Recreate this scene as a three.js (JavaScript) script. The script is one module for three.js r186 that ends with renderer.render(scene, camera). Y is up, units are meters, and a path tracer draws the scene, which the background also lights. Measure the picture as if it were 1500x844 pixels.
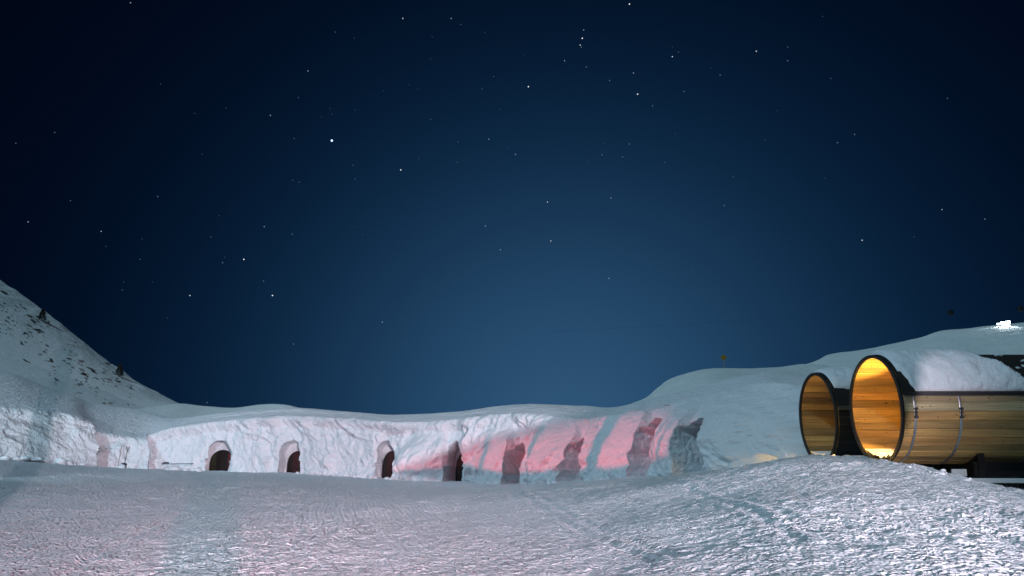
import * as THREE from 'three';
import { mergeGeometries, mergeVertices } from 'three/addons/utils/BufferGeometryUtils.js';
import { ImprovedNoise } from 'three/addons/math/ImprovedNoise.js';

// ------------------------------------------------------------------ camera, sky, moon, exposure
const scene = new THREE.Scene();
const FOCAL = 1080, TILT = Math.atan(228 / FOCAL), EYE = 1.6;          // measured on the 1500 x 844 photograph
const camera = new THREE.PerspectiveCamera(2 * Math.atan(422 / FOCAL) * 180 / Math.PI, 1500 / 844, 0.1, 3000);
camera.position.set(0, EYE, 0);
camera.rotation.x = TILT;
scene.add(camera);

const renderer = new THREE.WebGLRenderer({ antialias: true });
renderer.setSize(1024, 576);
renderer.toneMapping = THREE.LinearToneMapping;
renderer.toneMappingExposure = 1;
renderer.shadowMap.enabled = true;
renderer.shadowMap.type = THREE.PCFSoftShadowMap;

{ // night sky: navy air with the glow of the valley beyond the ridge
  const w = 1024, h = 512, data = new Float32Array(w * h * 4);
  const glow = new THREE.Vector3(0.075, 0.0, -1).normalize(), v = new THREE.Vector3();
  for (let j = 0; j < h; j++) for (let i = 0; i < w; i++) {
    const lat = ((j + 0.5) / h - 0.5) * Math.PI, lon = ((i + 0.5) / w - 0.5) * 2 * Math.PI;
    v.set(Math.cos(lat) * Math.cos(lon), Math.sin(lat), Math.cos(lat) * Math.sin(lon));
    const a = Math.acos(Math.max(-1, Math.min(1, v.dot(glow)))) * 180 / Math.PI;
    const g = Math.exp(-Math.pow(a / 19.5, 1.75)), k = (j * w + i) * 4;
    data[k] = 0.0003 + 0.028 * Math.pow(g, 1.35);
    data[k + 1] = 0.0018 + 0.089 * Math.pow(g, 1.10);
    data[k + 2] = 0.0068 + 0.180 * Math.pow(g, 0.95);
    data[k + 3] = 1;
  }
  const t = new THREE.DataTexture(data, w, h, THREE.RGBAFormat, THREE.FloatType);
  t.mapping = THREE.EquirectangularReflectionMapping; t.magFilter = THREE.LinearFilter; t.minFilter = THREE.LinearFilter;
  t.colorSpace = THREE.LinearSRGBColorSpace; t.needsUpdate = true;
  scene.background = t; scene.environment = t;
}
const moon = new THREE.DirectionalLight(new THREE.Color().setRGB(0.50, 0.79, 0.98), 1.22);
moon.position.set(-54, 74, -6); moon.target.position.set(0, 0, -40);
moon.castShadow = true; moon.shadow.radius = 3; moon.shadow.mapSize.set(4096, 4096);
Object.assign(moon.shadow.camera, { left: -130, right: 130, top: 110, bottom: -110, near: 1, far: 420 });
scene.add(moon, moon.target);

// ------------------------------------------------------------------ helpers
let seed = 20240;
const rnd = () => { seed = (seed * 1664525 + 1013904223) >>> 0; return seed / 4294967296; };
const rr = (a, b) => a + (b - a) * rnd();
const pn = new ImprovedNoise();
const N = (x, y, z) => pn.noise(x + 100.3, y + 57.7, z + 31.1);
const fbm = (x, y, z, o = 4) => { let s = 0, a = 0.5, f = 1; for (let i = 0; i < o; i++) { s += a * N(x * f, y * f, z * f + i * 7.3); f *= 2.03; a *= 0.5; } return s; };
const ridge = (x, y, z, o = 3) => { let s = 0, a = 0.5, f = 1; for (let i = 0; i < o; i++) { s += a * (1 - 2 * Math.abs(N(x * f, y * f, z * f + i * 3.1))); f *= 2.1; a *= 0.5; } return s; };
const smooth = (a, b, x) => { const t = Math.max(0, Math.min(1, (x - a) / (b - a))); return t * t * (3 - 2 * t); };
const lerp = (a, b, t) => a + (b - a) * t;
const V3 = (x, y, z) => new THREE.Vector3(x, y, z);
// a pixel of the photograph at a given depth (metres along the level view axis)
function at(px, py, d) {
  const a = (px - 750) / FOCAL, b = (422 - py) / FOCAL, c = Math.cos(TILT), s = Math.sin(TILT);
  const k = d / (c - b * s);
  return V3(a * k, EYE + (b * c + s) * k, -d);
}
const used = new Map();
function numbered(n) { const k = used.get(n) || 0; used.set(n, k + 1); return k ? `${n}_${String(k).padStart(3, '0')}` : n; }
function tag(o, label, category, group, kind) {
  o.userData.label = label; o.userData.category = category;
  if (group) o.userData.group = group;
  if (kind) o.userData.kind = kind;
  return o;
}
function shade(o) { o.traverse(c => { if (c.isMesh) { c.castShadow = true; c.receiveShadow = true; } }); return o; }
function top(o, name, label, category, group, kind) { o.name = numbered(name); tag(o, label, category, group, kind); scene.add(o); shade(o); return o; }
function structure(o, name, label) { o.name = numbered(name); o.userData.kind = 'structure'; o.userData.label = label; o.userData.category = name.replace(/_/g, ' '); scene.add(o); shade(o); return o; }
function part(parent, name, geo, mat, label) { const m = new THREE.Mesh(geo, mat); m.name = name; if (label) m.userData.label = label; parent.add(m); return m; }
const box = (w, h, d, x = 0, y = 0, z = 0) => new THREE.BoxGeometry(w, h, d).translate(x, y, z);
const cyl = (r0, r1, h, x = 0, y = 0, z = 0, n = 16) => new THREE.CylinderGeometry(r0, r1, h, n).translate(x, y, z);
function bevelBox(w, h, d, b = 0.006) {
  const s = new THREE.Shape(); s.moveTo(-w / 2 + b, -h / 2 + b); s.lineTo(w / 2 - b, -h / 2 + b); s.lineTo(w / 2 - b, h / 2 - b); s.lineTo(-w / 2 + b, h / 2 - b); s.closePath();
  return new THREE.ExtrudeGeometry(s, { depth: d - 2 * b, bevelEnabled: true, bevelThickness: b, bevelSize: b, bevelSegments: 1, steps: 1 }).translate(0, 0, -d / 2 + b);
}
function gridMesh(nu, nv, fn, uvFn) {   // fn(i, j) -> Vector3
  const pos = new Float32Array(nu * nv * 3), uv = new Float32Array(nu * nv * 2), idx = new Uint32Array((nu - 1) * (nv - 1) * 6);
  for (let j = 0; j < nv; j++) for (let i = 0; i < nu; i++) {
    const p = fn(i, j), k = j * nu + i; pos[k * 3] = p.x; pos[k * 3 + 1] = p.y; pos[k * 3 + 2] = p.z;
    const q = uvFn ? uvFn(i, j, p) : [p.x, p.z]; uv[k * 2] = q[0]; uv[k * 2 + 1] = q[1];
  }
  let n = 0;
  for (let j = 0; j < nv - 1; j++) for (let i = 0; i < nu - 1; i++) { const a = j * nu + i, b = a + 1, c = a + nu, d = c + 1; idx[n++] = a; idx[n++] = b; idx[n++] = d; idx[n++] = a; idx[n++] = d; idx[n++] = c; }
  const g = new THREE.BufferGeometry();
  g.setAttribute('position', new THREE.BufferAttribute(pos, 3)); g.setAttribute('uv', new THREE.BufferAttribute(uv, 2)); g.setIndex(new THREE.BufferAttribute(idx, 1));
  g.computeVertexNormals(); return g;
}
function catmull(P, t) {   // P: array of number arrays, t in [0, P.length - 1]
  const i = Math.max(0, Math.min(P.length - 2, Math.floor(t))), f = t - i;
  const a = P[Math.max(0, i - 1)], b = P[i], c = P[i + 1], d = P[Math.min(P.length - 1, i + 2)];
  return b.map((_, k) => { const p0 = a[k], p1 = b[k], p2 = c[k], p3 = d[k]; return p1 + 0.5 * f * (p2 - p0 + f * (2 * p0 - 5 * p1 + 4 * p2 - p3 + f * (3 * (p1 - p2) + p3 - p0))); });
}
// periodic value noise for tiling textures
const HASH = new Float32Array(65536); for (let i = 0; i < 65536; i++) HASH[i] = rnd();
function tn(x, y, p, s) {
  const xi = Math.floor(x), yi = Math.floor(y), fx = x - xi, fy = y - yi, u = fx * fx * (3 - 2 * fx), v = fy * fy * (3 - 2 * fy);
  const h = (a, b) => HASH[((((a % p) + p) % p) * 7919 + (((b % p) + p) % p) * 104729 + s * 31337) & 65535];
  return lerp(lerp(h(xi, yi), h(xi + 1, yi), u), lerp(h(xi, yi + 1), h(xi + 1, yi + 1), u), v);
}
function grayTexture(n, fn) {
  const d = new Uint8Array(n * n * 4);
  for (let j = 0; j < n; j++) for (let i = 0; i < n; i++) { const v = Math.max(0, Math.min(255, Math.round(255 * fn(i / n, j / n)))), k = (j * n + i) * 4; d[k] = d[k + 1] = d[k + 2] = v; d[k + 3] = 255; }
  const t = new THREE.DataTexture(d, n, n, THREE.RGBAFormat); t.wrapS = t.wrapT = THREE.RepeatWrapping; t.magFilter = THREE.LinearFilter; t.minFilter = THREE.LinearMipmapLinearFilter; t.generateMipmaps = true; t.needsUpdate = true; return t;
}
function colourTexture(w, h, fn) {
  const d = new Uint8Array(w * h * 4);
  for (let j = 0; j < h; j++) for (let i = 0; i < w; i++) { const c = fn(i / w, j / h), k = (j * w + i) * 4; d[k] = c[0]; d[k + 1] = c[1]; d[k + 2] = c[2]; d[k + 3] = 255; }
  const t = new THREE.DataTexture(d, w, h, THREE.RGBAFormat); t.wrapS = t.wrapT = THREE.RepeatWrapping; t.magFilter = THREE.LinearFilter; t.minFilter = THREE.LinearMipmapLinearFilter; t.generateMipmaps = true; t.colorSpace = THREE.SRGBColorSpace; t.needsUpdate = true; return t;
}

// ------------------------------------------------------------------ materials
const lin = (r, g, b) => new THREE.Color().setRGB(r, g, b);
const std = (c, rough = 0.8, more = {}) => new THREE.MeshStandardMaterial({ color: c, roughness: rough, metalness: 0, ...more });
const SNOW = lin(0.80, 0.83, 0.86);
const TILE = 20;
const groomedBump = grayTexture(2048, (u, v) => {          // groomer's corduroy showing through trodden, flaky snow; 20 m a side
  const wx = tn(u * 9, v * 9, 9, 1) - 0.5, big = tn(u * 7, v * 7, 7, 2) * 0.55 + tn(u * 23, v * 23, 23, 3) * 0.45;
  const cord = 0.5 + 0.5 * Math.sin(2 * Math.PI * (190 * u + 44 * v + wx * 1.1));
  const broken = tn(u * 150, v * 110, 5000, 8);
  const mask = smooth(0.47, 0.64, big) * smooth(0.25, 0.6, broken + 0.15);
  const a = tn(u * 100, v * 100, 100, 4), b = tn(u * 230, v * 230, 230, 5), c = tn(u * 480, v * 480, 480, 6), f = tn(u * 900, v * 900, 900, 9);
  const flake = smooth(0.52, 0.74, b * 0.62 + c * 0.38) * (0.35 + 0.65 * smooth(0.3, 0.7, a)), small = smooth(0.5, 0.72, c * 0.55 + f * 0.45);
  return 0.04 + 0.16 * tn(u * 40, v * 40, 40, 7) + 0.14 * a + mask * cord * 0.12 + (1 - 0.55 * mask) * (0.34 * flake + 0.32 * small) + 0.12 * f;
});
groomedBump.repeat.set(1 / TILE, 1 / TILE);
const snowBump = grayTexture(1024, (u, v) => 0.42 * tn(u * 14, v * 14, 14, 11) + 0.3 * tn(u * 37, v * 37, 37, 12) + 0.18 * tn(u * 90, v * 90, 90, 13) + 0.1 * tn(u * 230, v * 230, 230, 14));
snowBump.repeat.set(1 / 5, 1 / 5);
const mGround = std(SNOW, 0.85, { bumpMap: groomedBump, bumpScale: 0.11 });
const mBank = std(SNOW, 0.9, { bumpMap: snowBump, bumpScale: 0.12 });
const mHill = std(lin(0.74, 0.79, 0.79), 0.9, { bumpMap: snowBump, bumpScale: 0.10 });
const mDrift = std(SNOW, 0.9, { bumpMap: snowBump, bumpScale: 0.05 });
const mRock = [std(lin(0.10, 0.105, 0.11), 0.95), std(lin(0.19, 0.2, 0.2), 0.95), std(lin(0.035, 0.037, 0.04), 0.95)];
const mBlack = std(lin(0.008, 0.008, 0.009), 0.7);
const mFelt = std(lin(0.012, 0.010, 0.009), 0.95, { bumpMap: snowBump, bumpScale: 0.02 });
const mSteel = new THREE.MeshStandardMaterial({ color: lin(0.55, 0.56, 0.58), roughness: 0.35, metalness: 0.9 });
const mDarkSteel = new THREE.MeshStandardMaterial({ color: lin(0.07, 0.07, 0.075), roughness: 0.45, metalness: 0.8 });
const mPaintWhite = std(lin(0.75, 0.78, 0.78), 0.5);
const woodTex = [0, 1, 2, 3].map(s => colourTexture(512, 64, (u, v) => {
  const g = tn(u * 6, v * 26 + 3 * tn(u * 5, v * 3, 60, 20 + s), 312, 21 + s), f = tn(u * 60, v * 62, 620, 30 + s), big = tn(u * 4, v * 2, 4, 35 + s);
  let k = 0.78 + 0.22 * g + 0.08 * (f - 0.5) + 0.22 * (big - 0.5), red = 1;
  for (let q = 0; q < 4; q++) { const kx = HASH[s * 50 + q * 7 + 3], ky = 0.2 + 0.6 * HASH[s * 50 + q * 7 + 4], sz = 0.5 + 0.7 * HASH[s * 50 + q * 7 + 5], r = Math.hypot((u - kx) * 105 / sz, (v - ky) * 7.5 / sz); if (r < 1) { const e = smooth(1, 0.3, r); k *= 1 - 0.55 * e; red = 1 - 0.12 * e; } }
  return [212 * k, 176 * k * red, 112 * k * red].map(x => Math.max(0, Math.min(255, x)));
}));
const mWood = woodTex.map((t, i) => std(lin([1.05, 0.68, 0.9, 0.5][i], [1.04, 0.68, 0.82, 0.5][i], [0.95, 0.66, 0.74, 0.52][i]), 0.62, { map: t, bumpMap: t, bumpScale: 0.003 }));
const mGreyWood = woodTex.slice(0, 2).map(t => std(lin(0.95, 1.15, 1.7), 0.8, { map: t, bumpMap: t, bumpScale: 0.004 }));
const mDoor = [std(lin(0.10, 0.008, 0.010), 0.6), std(lin(0.045, 0.005, 0.005), 0.6), std(lin(0.012, 0.005, 0.004), 0.6), std(lin(0.025, 0.022, 0.008), 0.7)];  // first red paints the glow into the edge of one door

// ------------------------------------------------------------------ ground
const gp = [];   // [x, z, height]
const gAt = (px, py, d, dy = 0) => { const p = at(px, py, d); gp.push([p.x, p.z, p.y + dy]); };
// foot of the snow bank, left to right: px, py, depth, lip py, lip set-back, crest py, crest set-back, lip strength
const W = [
  [-330, 640, 31, 560, 1.5, 505, 10, 0.6], [-140, 660, 37, 588, 1.4, 525, 10, 0.6], [0, 673, 42, 598, 1.2, 541, 10, 0.7], [60, 679, 44.5, 604, 1.2, 563, 10, 0.7],
  [107, 682, 46.5, 613, 1.1, 579, 10, 0.7], [140, 684, 48, 633, 0.9, 591, 10, 0.4], [205, 687, 50, 640, 0.9, 601, 9, 0.3], [250, 689, 50.5, 629, 1.1, 613, 4, 0.7],
  [320, 691, 50, 619, 1.2, 606, 1.7, 1], [380, 693, 49, 613, 1.2, 600, 1.7, 1], [432, 694, 48, 610, 1.2, 598, 1.7, 1], [500, 698, 46, 613, 1.2, 603, 1.7, 1], [567, 702, 44, 617, 1.2, 607, 1.7, 1],
  [620, 705, 42.5, 619, 1.3, 606, 1.7, 1], [678, 707, 41, 615, 1.6, 602, 2, 0.9], [765, 710, 37.5, 606, 2.2, 591, 3, 0.6], [848, 706, 34, 612, 3, 594, 5.5, 0.3],
  [895, 702, 32, 611, 3.2, 597, 6, 0.2], [945, 699, 30, 602, 3.4, 587, 6, 0.1], [1040, 690, 27, 580, 3.5, 562, 6, 0], [1120, 681, 24.6, 562, 3.5, 546, 6, 0], [1185, 672, 23.4, 566, 3, 552, 6, 0],
  [1260, 668, 24.6, 572, 3, 556, 6, 0], [1340, 668, 26.5, 570, 3, 554, 6, 0], [1450, 668, 28, 572, 3, 554, 6, 0], [1620, 668, 28, 572, 3, 554, 6, 0], [1900, 668, 28, 572, 3, 554, 6, 0]];
for (const c of W) { gAt(c[0], c[1], c[2]); const p = at(c[0], c[1], c[2]); gp.push([p.x * 1.25, p.z * 1.25, p.y]); }
for (const [px, py, d] of [[1060, 689, 20.5], [1130, 677, 19], [1200, 668, 18], [1250, 670, 17.4], [1290, 674, 16.9], [1330, 680, 16.4], [1400, 699, 15.5], [1450, 712, 14.6], [1500, 718, 14], [1600, 728, 13.4]]) gAt(px, py, d);
for (const [px, d, h] of [[1215, 20.6, 1.18], [1215, 22.5, 1.1], [1270, 19.2, 1.16], [1290, 20.2, 1.1], [1400, 18.4, 0.1], [1500, 17.4, -0.25], [1600, 17.5, -0.3], [1400, 21, -0.1], [1500, 21, -0.35], [1700, 20, -0.4], [1150, 21.2, 1.05],
  [1200, 14, 0.84], [1200, 11, 0.64], [1200, 8, 0.46], [1450, 10, 0.44], [1000, 16, 0.50], [1000, 10, 0.30], [950, 22, 0.46], [750, 9, 0.04], [750, 15, 0.12], [750, 24, 0.06], [750, 31, -0.3], [450, 12, 0], [450, 25, -0.02], [450, 38, -0.18], [150, 14, 0.06], [150, 30, 0.1], [0, 20, 0.2], [0, 32, 0.45], [-300, 20, 0.4]]) {
  const a = at(px, 650, d); gp.push([a.x, a.z, h]);
}
for (const [x, z, h] of [[0, 0, 0], [-12, 0, 0], [12, 0, 0.2], [0, 14, 0], [-20, 12, 0], [20, 12, 0.1], [0, 40, 0], [-60, 20, 0.5], [60, 20, 0], [0, -120, -1], [-120, -120, -1], [120, -120, -1], [150, 0, 0], [-150, 0, 0], [40, -10, -0.2], [0, -260, -2], [0, 150, 0]]) gp.push([x, z, h]);
const rbf = (() => {
  const n = gp.length, phi = (a, b) => Math.sqrt((a[0] - b[0]) ** 2 + (a[1] - b[1]) ** 2 + 1.4), M = gp.map((a, i) => [...gp.map((b, j) => phi(a, b) - (i === j ? 0.06 : 0)), 1, a[2]]);
  M.push([...gp.map(() => 1), 0, 0]);
  for (let i = 0; i <= n; i++) {
    let p = i; for (let r = i + 1; r <= n; r++) if (Math.abs(M[r][i]) > Math.abs(M[p][i])) p = r;
    [M[i], M[p]] = [M[p], M[i]];
    for (let r = i + 1; r <= n; r++) { const f = M[r][i] / M[i][i]; if (f) for (let c = i; c <= n + 1; c++) M[r][c] -= f * M[i][c]; }
  }
  const w = new Float64Array(n + 1);
  for (let i = n; i >= 0; i--) { let s = M[i][n + 1]; for (let c = i + 1; c <= n; c++) s -= M[i][c] * w[c]; w[i] = s / M[i][i]; }
  return (x, z) => { let s = w[n]; for (let i = 0; i < n; i++) { const dx = x - gp[i][0], dz = z - gp[i][1]; s += w[i] * Math.sqrt(dx * dx + dz * dz + 1.4); } return s; };
})();
// ruts pressed into the piste: polylines of ground points (px, py -> flat ground), half width, depth
const flat = (px, py) => { const p = at(px, py, 10), k = (0.05 - EYE) / (p.y - EYE); return [p.x * k, p.z * k]; };
const ruts = [
  [[[60, 860], [130, 815], [205, 780], [270, 752]], 0.10, 0.07], [[[755, 722], [790, 752], [850, 792], [960, 850]], 0.08, 0.035], [[[772, 720], [812, 752], [878, 792], [1000, 850]], 0.08, 0.035],
  [[[925, 712], [985, 742], [1100, 800], [1180, 850]], 0.09, 0.03], [[[945, 711], [1010, 742], [1130, 800], [1215, 850]], 0.09, 0.03], [[[395, 740], [425, 755], [440, 775], [430, 800]], 0.08, 0.05], [[[408, 738], [440, 752], [458, 775], [450, 800]], 0.08, 0.05],
  [[[0, 735], [80, 722], [180, 716], [260, 706]], 0.16, 0.04], [[[480, 728], [560, 716], [620, 709]], 0.14, 0.05], [[[1000, 760], [1120, 790], [1300, 850]], 0.14, 0.03], [[[1050, 745], [1180, 770], [1420, 830]], 0.14, 0.03]].map(([l, w, d]) => [l.map(q => flat(...q)), w, d]);
function rutAt(x, z) {
  let h = 0;
  for (const [l, w, d] of ruts) {
    let e = 99;
    for (let i = 0; i < l.length - 1; i++) {
      const [ax, az] = l[i], [bx, bz] = l[i + 1], dx = bx - ax, dz = bz - az, t = Math.max(0, Math.min(1, ((x - ax) * dx + (z - az) * dz) / (dx * dx + dz * dz)));
      e = Math.min(e, Math.hypot(x - ax - t * dx, z - az - t * dz) / w);
    }
    if (e < 3.5) { const k = 0.55 + 0.45 * N(x * 1.3, 6.6, z * 1.3); h += k * (-d * Math.exp(-e * e) + 0.5 * d * Math.exp(-((e - 1.7) ** 2) * 3)); }
  }
  return h;
}
function ground(x, z, fine = true) {
  let h = rbf(x, z);
  if (!fine) return h;
  const d = Math.hypot(x, z);
  h += 0.09 * fbm(x * 0.16, 1.3, z * 0.16, 3) + 0.035 * N(x * 0.8, 4.1, z * 0.55);
  if (d < 70) {
    const trod = smooth(-0.05, 0.3, N(x * 0.13 + 5, 9.2, z * 0.09)) * 0.6 + 0.4 + 0.6 * smooth(2, 9, x);
    h += trod * (0.024 * ridge(x * 2.1, 2.2, z * 1.7, 2) + 0.032 * N(x * 4.6, 7.7, z * 4.1) + 0.022 * N(x * 9.7, 1.7, z * 9.1)) + smooth(12, 28, d) * (0.05 * ridge(x * 1.3, 5.5, z * 0.9, 3) + 0.03 * N(x * 3.3, 3.5, z * 2.4));
    h += rutAt(x, z);
  }
  // churned crest of the mound by the barrels
  const crest = Math.exp(-(((x - 9.6) / 3.6) ** 2) - (((z + 16.6) / 1.6) ** 2));
  h += crest * (0.10 * fbm(x * 1.9, 3, z * 1.9, 3) + 0.05 * N(x * 5, 8, z * 5));
  return h;
}
{
  const zs = [], xs = [];
  for (let z = 60; z > -5.5; z -= Math.max(0.12, 0.05 * Math.abs(z + 5.5))) zs.push(z);
  for (let d = 5.5; d < 62; d += 0.0052 * d) zs.push(-d);
  for (let d = 62; d < 420; d *= 1.07) zs.push(-d);
  const n = 470; for (let i = -n; i <= n; i++) xs.push((0.042 / 0.0062) * Math.sinh(0.0062 * i * 1.02));
  for (let x = xs[xs.length - 1]; x < 400;) { x *= 1.12; xs.push(x); xs.unshift(-x); }
  const g = gridMesh(xs.length, zs.length, (i, j) => V3(xs[i], ground(xs[i], zs[j], zs[j] < 2 && zs[j] > -70), zs[j]), (i, j, p) => [p.x, -p.z]);
  structure(new THREE.Mesh(g, mGround), 'ground', 'groomed and trodden snow field with corduroy tracks');
}

// ------------------------------------------------------------------ hills behind
function loft(rows, nu, nv, bump, mat) {   // rows: arrays of [px, py, depth]
  const R = rows.map(r => r.map(q => { const p = at(...q); return [p.x, p.y, p.z]; }));
  return new THREE.Mesh(gridMesh(nu, nv, (i, j) => {
    const t = j / (nv - 1) * (R.length - 1), c = R.map(r => catmull(r, i / (nu - 1) * (r.length - 1))), k = Math.min(R.length - 2, Math.floor(t)), f = t - k;
    const p = c[k].map((a, m) => lerp(a, c[k + 1][m], m === 1 && k === R.length - 2 ? f * f : f)), v = V3(...p), e = bump(v, t);
    v.y += e; return v;
  }, (i, j, p) => [p.x + p.z * 0.2, p.y * 0.8 - p.z * 0.7]), mat);
}
const leftHill = structure(loft([
  [[-700, 640, 45], [-300, 640, 52], [0, 625, 58], [120, 622, 62], [230, 630, 66], [300, 640, 70], [420, 650, 74]],
  [[-700, 420, 64], [-300, 440, 72], [0, 520, 80], [120, 560, 82], [215, 598, 80], [300, 612, 78], [420, 640, 80]],
  [[-700, 20, 104], [-300, 235, 104], [-60, 377, 104], [68, 459, 104], [165, 536, 102], [262, 592, 98], [420, 640, 96]],
  [[-700, 200, 150], [-300, 340, 150], [-60, 480, 150], [68, 540, 150], [165, 600, 150], [262, 640, 150], [420, 700, 150]]], 360, 220,
  (p, t) => 0.55 * fbm(p.x * 0.09, p.y * 0.1, p.z * 0.09, 4) * smooth(0.6, 1.6, t) + 0.25 * ridge(p.x * 0.25, p.y * 0.3, p.z * 0.2, 3) * smooth(1.0, 1.7, t) * smooth(2.6, 1.9, t), mHill), 'left_hill', 'steep snowy hillside with dark rocks breaking through the snow');
structure(loft([
  [[150, 640, 62], [260, 640, 64], [360, 640, 64], [480, 640, 64]],
  [[150, 606, 72], [225, 596, 76], [262, 591, 78], [300, 595, 78], [345, 597, 76], [385, 592, 74], [420, 593, 72], [470, 606, 70]],
  [[150, 640, 110], [260, 640, 110], [380, 640, 110], [480, 650, 110]]], 160, 60, (p) => 0.12 * fbm(p.x * 0.2, p.y * 0.2, p.z * 0.2, 3), mHill), 'back_ridge', 'smooth low snow ridge behind the igloo bank');
structure(loft([
  [[840, 660, 40], [930, 640, 40], [1000, 620, 40], [1100, 600, 40], [1200, 600, 42], [1320, 600, 44], [1450, 600, 46]],
  [[840, 640, 44], [930, 610, 44], [1000, 580, 45], [1045, 556, 46], [1120, 556, 46], [1200, 552, 48], [1320, 560, 50], [1450, 560, 52]],
  [[840, 640, 52], [905, 600, 53], [945, 583, 54], [965, 566, 55], [987, 553, 56], [1030, 541, 56], [1062, 540, 56], [1130, 539, 57], [1190, 533, 58], [1260, 548, 60], [1450, 560, 64]],
  [[840, 700, 90], [940, 660, 90], [1060, 640, 90], [1200, 640, 90], [1450, 640, 90]]], 260, 120, (p, t) => 0.26 * ridge(p.x * 0.2, p.y * 0.2, p.z * 0.25, 3) * smooth(0.8, 1.4, t) * smooth(2.0, 1.7, t) + 0.1 * fbm(p.x * 0.4, p.y * 0.4, p.z * 0.4, 3), mHill), 'middle_ridge', 'wind-shaped snow ridge behind the right end of the igloo bank');
structure(loft([
  [[1080, 640, 72], [1250, 630, 70], [1400, 620, 68], [1600, 610, 66], [1900, 610, 64]],
  [[1080, 600, 84], [1250, 570, 82], [1400, 555, 80], [1600, 545, 78], [1900, 540, 76]],
  [[1080, 560, 120], [1185, 532, 120], [1215, 520, 120], [1262, 513, 120], [1340, 497, 120], [1374, 486, 120], [1405, 482, 120], [1480, 475, 120], [1560, 468, 120], [1720, 455, 118], [1900, 440, 116]],
  [[1080, 640, 200], [1300, 600, 200], [1500, 560, 200], [1900, 520, 200]]], 300, 160, (p, t) => 0.5 * ridge(p.x * 0.07, p.y * 0.1, p.z * 0.09, 4) * smooth(0.8, 1.4, t) * smooth(2.05, 1.8, t) + 0.25 * fbm(p.x * 0.16, p.y * 0.3, p.z * 0.2, 4), mHill), 'right_hill', 'broad smooth snow hill with a floodlight on its crest');

// ------------------------------------------------------------------ the snow bank with its entrances
const cols = W.map(c => { const b = at(c[0], c[1], c[2]), l = at(c[0], c[3], c[2] + c[4]), k = at(c[0], c[5], c[2] + c[4] + c[6]); return [b.x, b.y, b.z, l.x, l.y, l.z, k.x, k.y, k.z, c[7]]; });
const arc = [0]; const FINE = 2600; const table = [];
for (let i = 0; i <= FINE; i++) { const q = catmull(cols, i / FINE * (cols.length - 1)); table.push(q); if (i) arc.push(arc[i - 1] + Math.hypot(q[0] - table[i - 1][0], q[2] - table[i - 1][2])); }
const LEN = arc[FINE];
const tOf = u => { let a = 0, b = FINE; while (b - a > 1) { const m = (a + b) >> 1; if (arc[m] < u) a = m; else b = m; } return (a + Math.max(0, Math.min(1, (u - arc[a]) / (arc[b] - arc[a] || 1)))) / FINE * (cols.length - 1); };
const uOfPx = px => { const i = W.findIndex((c, k) => k && c[0] >= px); const t = i - 1 + (px - W[i - 1][0]) / (W[i][0] - W[i - 1][0]), f = t / (cols.length - 1) * FINE, k = Math.floor(f); return lerp(arc[k], arc[Math.min(FINE, k + 1)], f - k); };
// cuts: left edge px, entrance width, height, depth, lip that stands out before it, ramp length, full-height step?
const cuts = [
  { px: 107, w: 0, h: 0, depth: 0, out: 1.5, run: 9, full: true }, { px: 216, w: 0, h: 0, depth: 0, out: 1.5, run: 4, full: true },
  { px: 310, w: 1.9, h: 1.95, depth: 0.9, out: 0.08, run: 2, skew: -1.15 }, { px: 417, w: 1.75, h: 2.0, depth: 0.62, out: 0.08, run: 2, skew: -0.55 },
  { px: 556, w: 1.5, h: 2.1, depth: 0.62, out: 0.14, run: 2.5, skew: -0.6 }, { px: 663, w: 1.45, h: 2.05, depth: 0.85, out: 0.34, run: 3.2, skew: -0.6 },
  { px: 757, w: 1.1, h: 1.9, depth: 0.95, out: 0.45, run: 3, skew: -0.3, lean: 0.22, sq: 0.86 }, { px: 848, w: 0.9, h: 1.85, depth: 1.0, out: 0.45, run: 3, skew: -0.2, lean: 0.32, sq: 0.88 },
  { px: 945, w: 0.95, h: 2.2, depth: 1.05, out: 0.5, run: 3, skew: -0.2, lean: 0.36, sq: 0.88 }, { px: 1032, w: 1.05, h: 1.75, depth: 1.1, out: 0.55, run: 2.6, skew: -0.2, lean: 0.22, sq: 0.9 }];
cuts.forEach(c => { c.u = uOfPx(c.px); });
const JAMB = 0.12;
const columns = [];
{
  const stops = []; cuts.forEach((c, i) => { stops.push([c.u, i, 'left']); if (c.w) stops.push([c.u + c.w, i, 'right']); }); stops.sort((a, b) => a[0] - b[0]);
  let u = 0, s = 0;
  const u0 = uOfPx(-60), u1 = uOfPx(1240);
  while (u < LEN) {
    while (s < stops.length && u >= stops[s][0]) { const [us, i, side] = stops[s++]; for (let k = 0; k <= 22; k++) columns.push({ u: us + JAMB * k / 22, cut: i, side, f: k / 22 }); u = us + JAMB + 0.005; }
    columns.push({ u }); u += u > u0 && u < u1 ? 0.045 : 0.3;
  }
}
function bankFrame(u) {
  const t = tOf(u), q = catmull(cols, t), a = catmull(cols, Math.max(0, t - 0.12)), b = catmull(cols, Math.min(cols.length - 1, t + 0.12)), l = Math.hypot(b[0] - a[0], b[2] - a[2]);
  const tx = (b[0] - a[0]) / l, tz = (b[2] - a[2]) / l;
  return { q, tx, tz, nx: -tz, nz: tx };
}
const NF = 92, NT = 56, NB = 16;
const uDoors = uOfPx(250), uMound = uOfPx(1000), uMoundA = uOfPx(1060), uMoundB = uOfPx(1150), uLip0 = uOfPx(235), uFan = uOfPx(470);
const offs = new Float32Array(columns.length * (NF + NT + NB));
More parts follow.
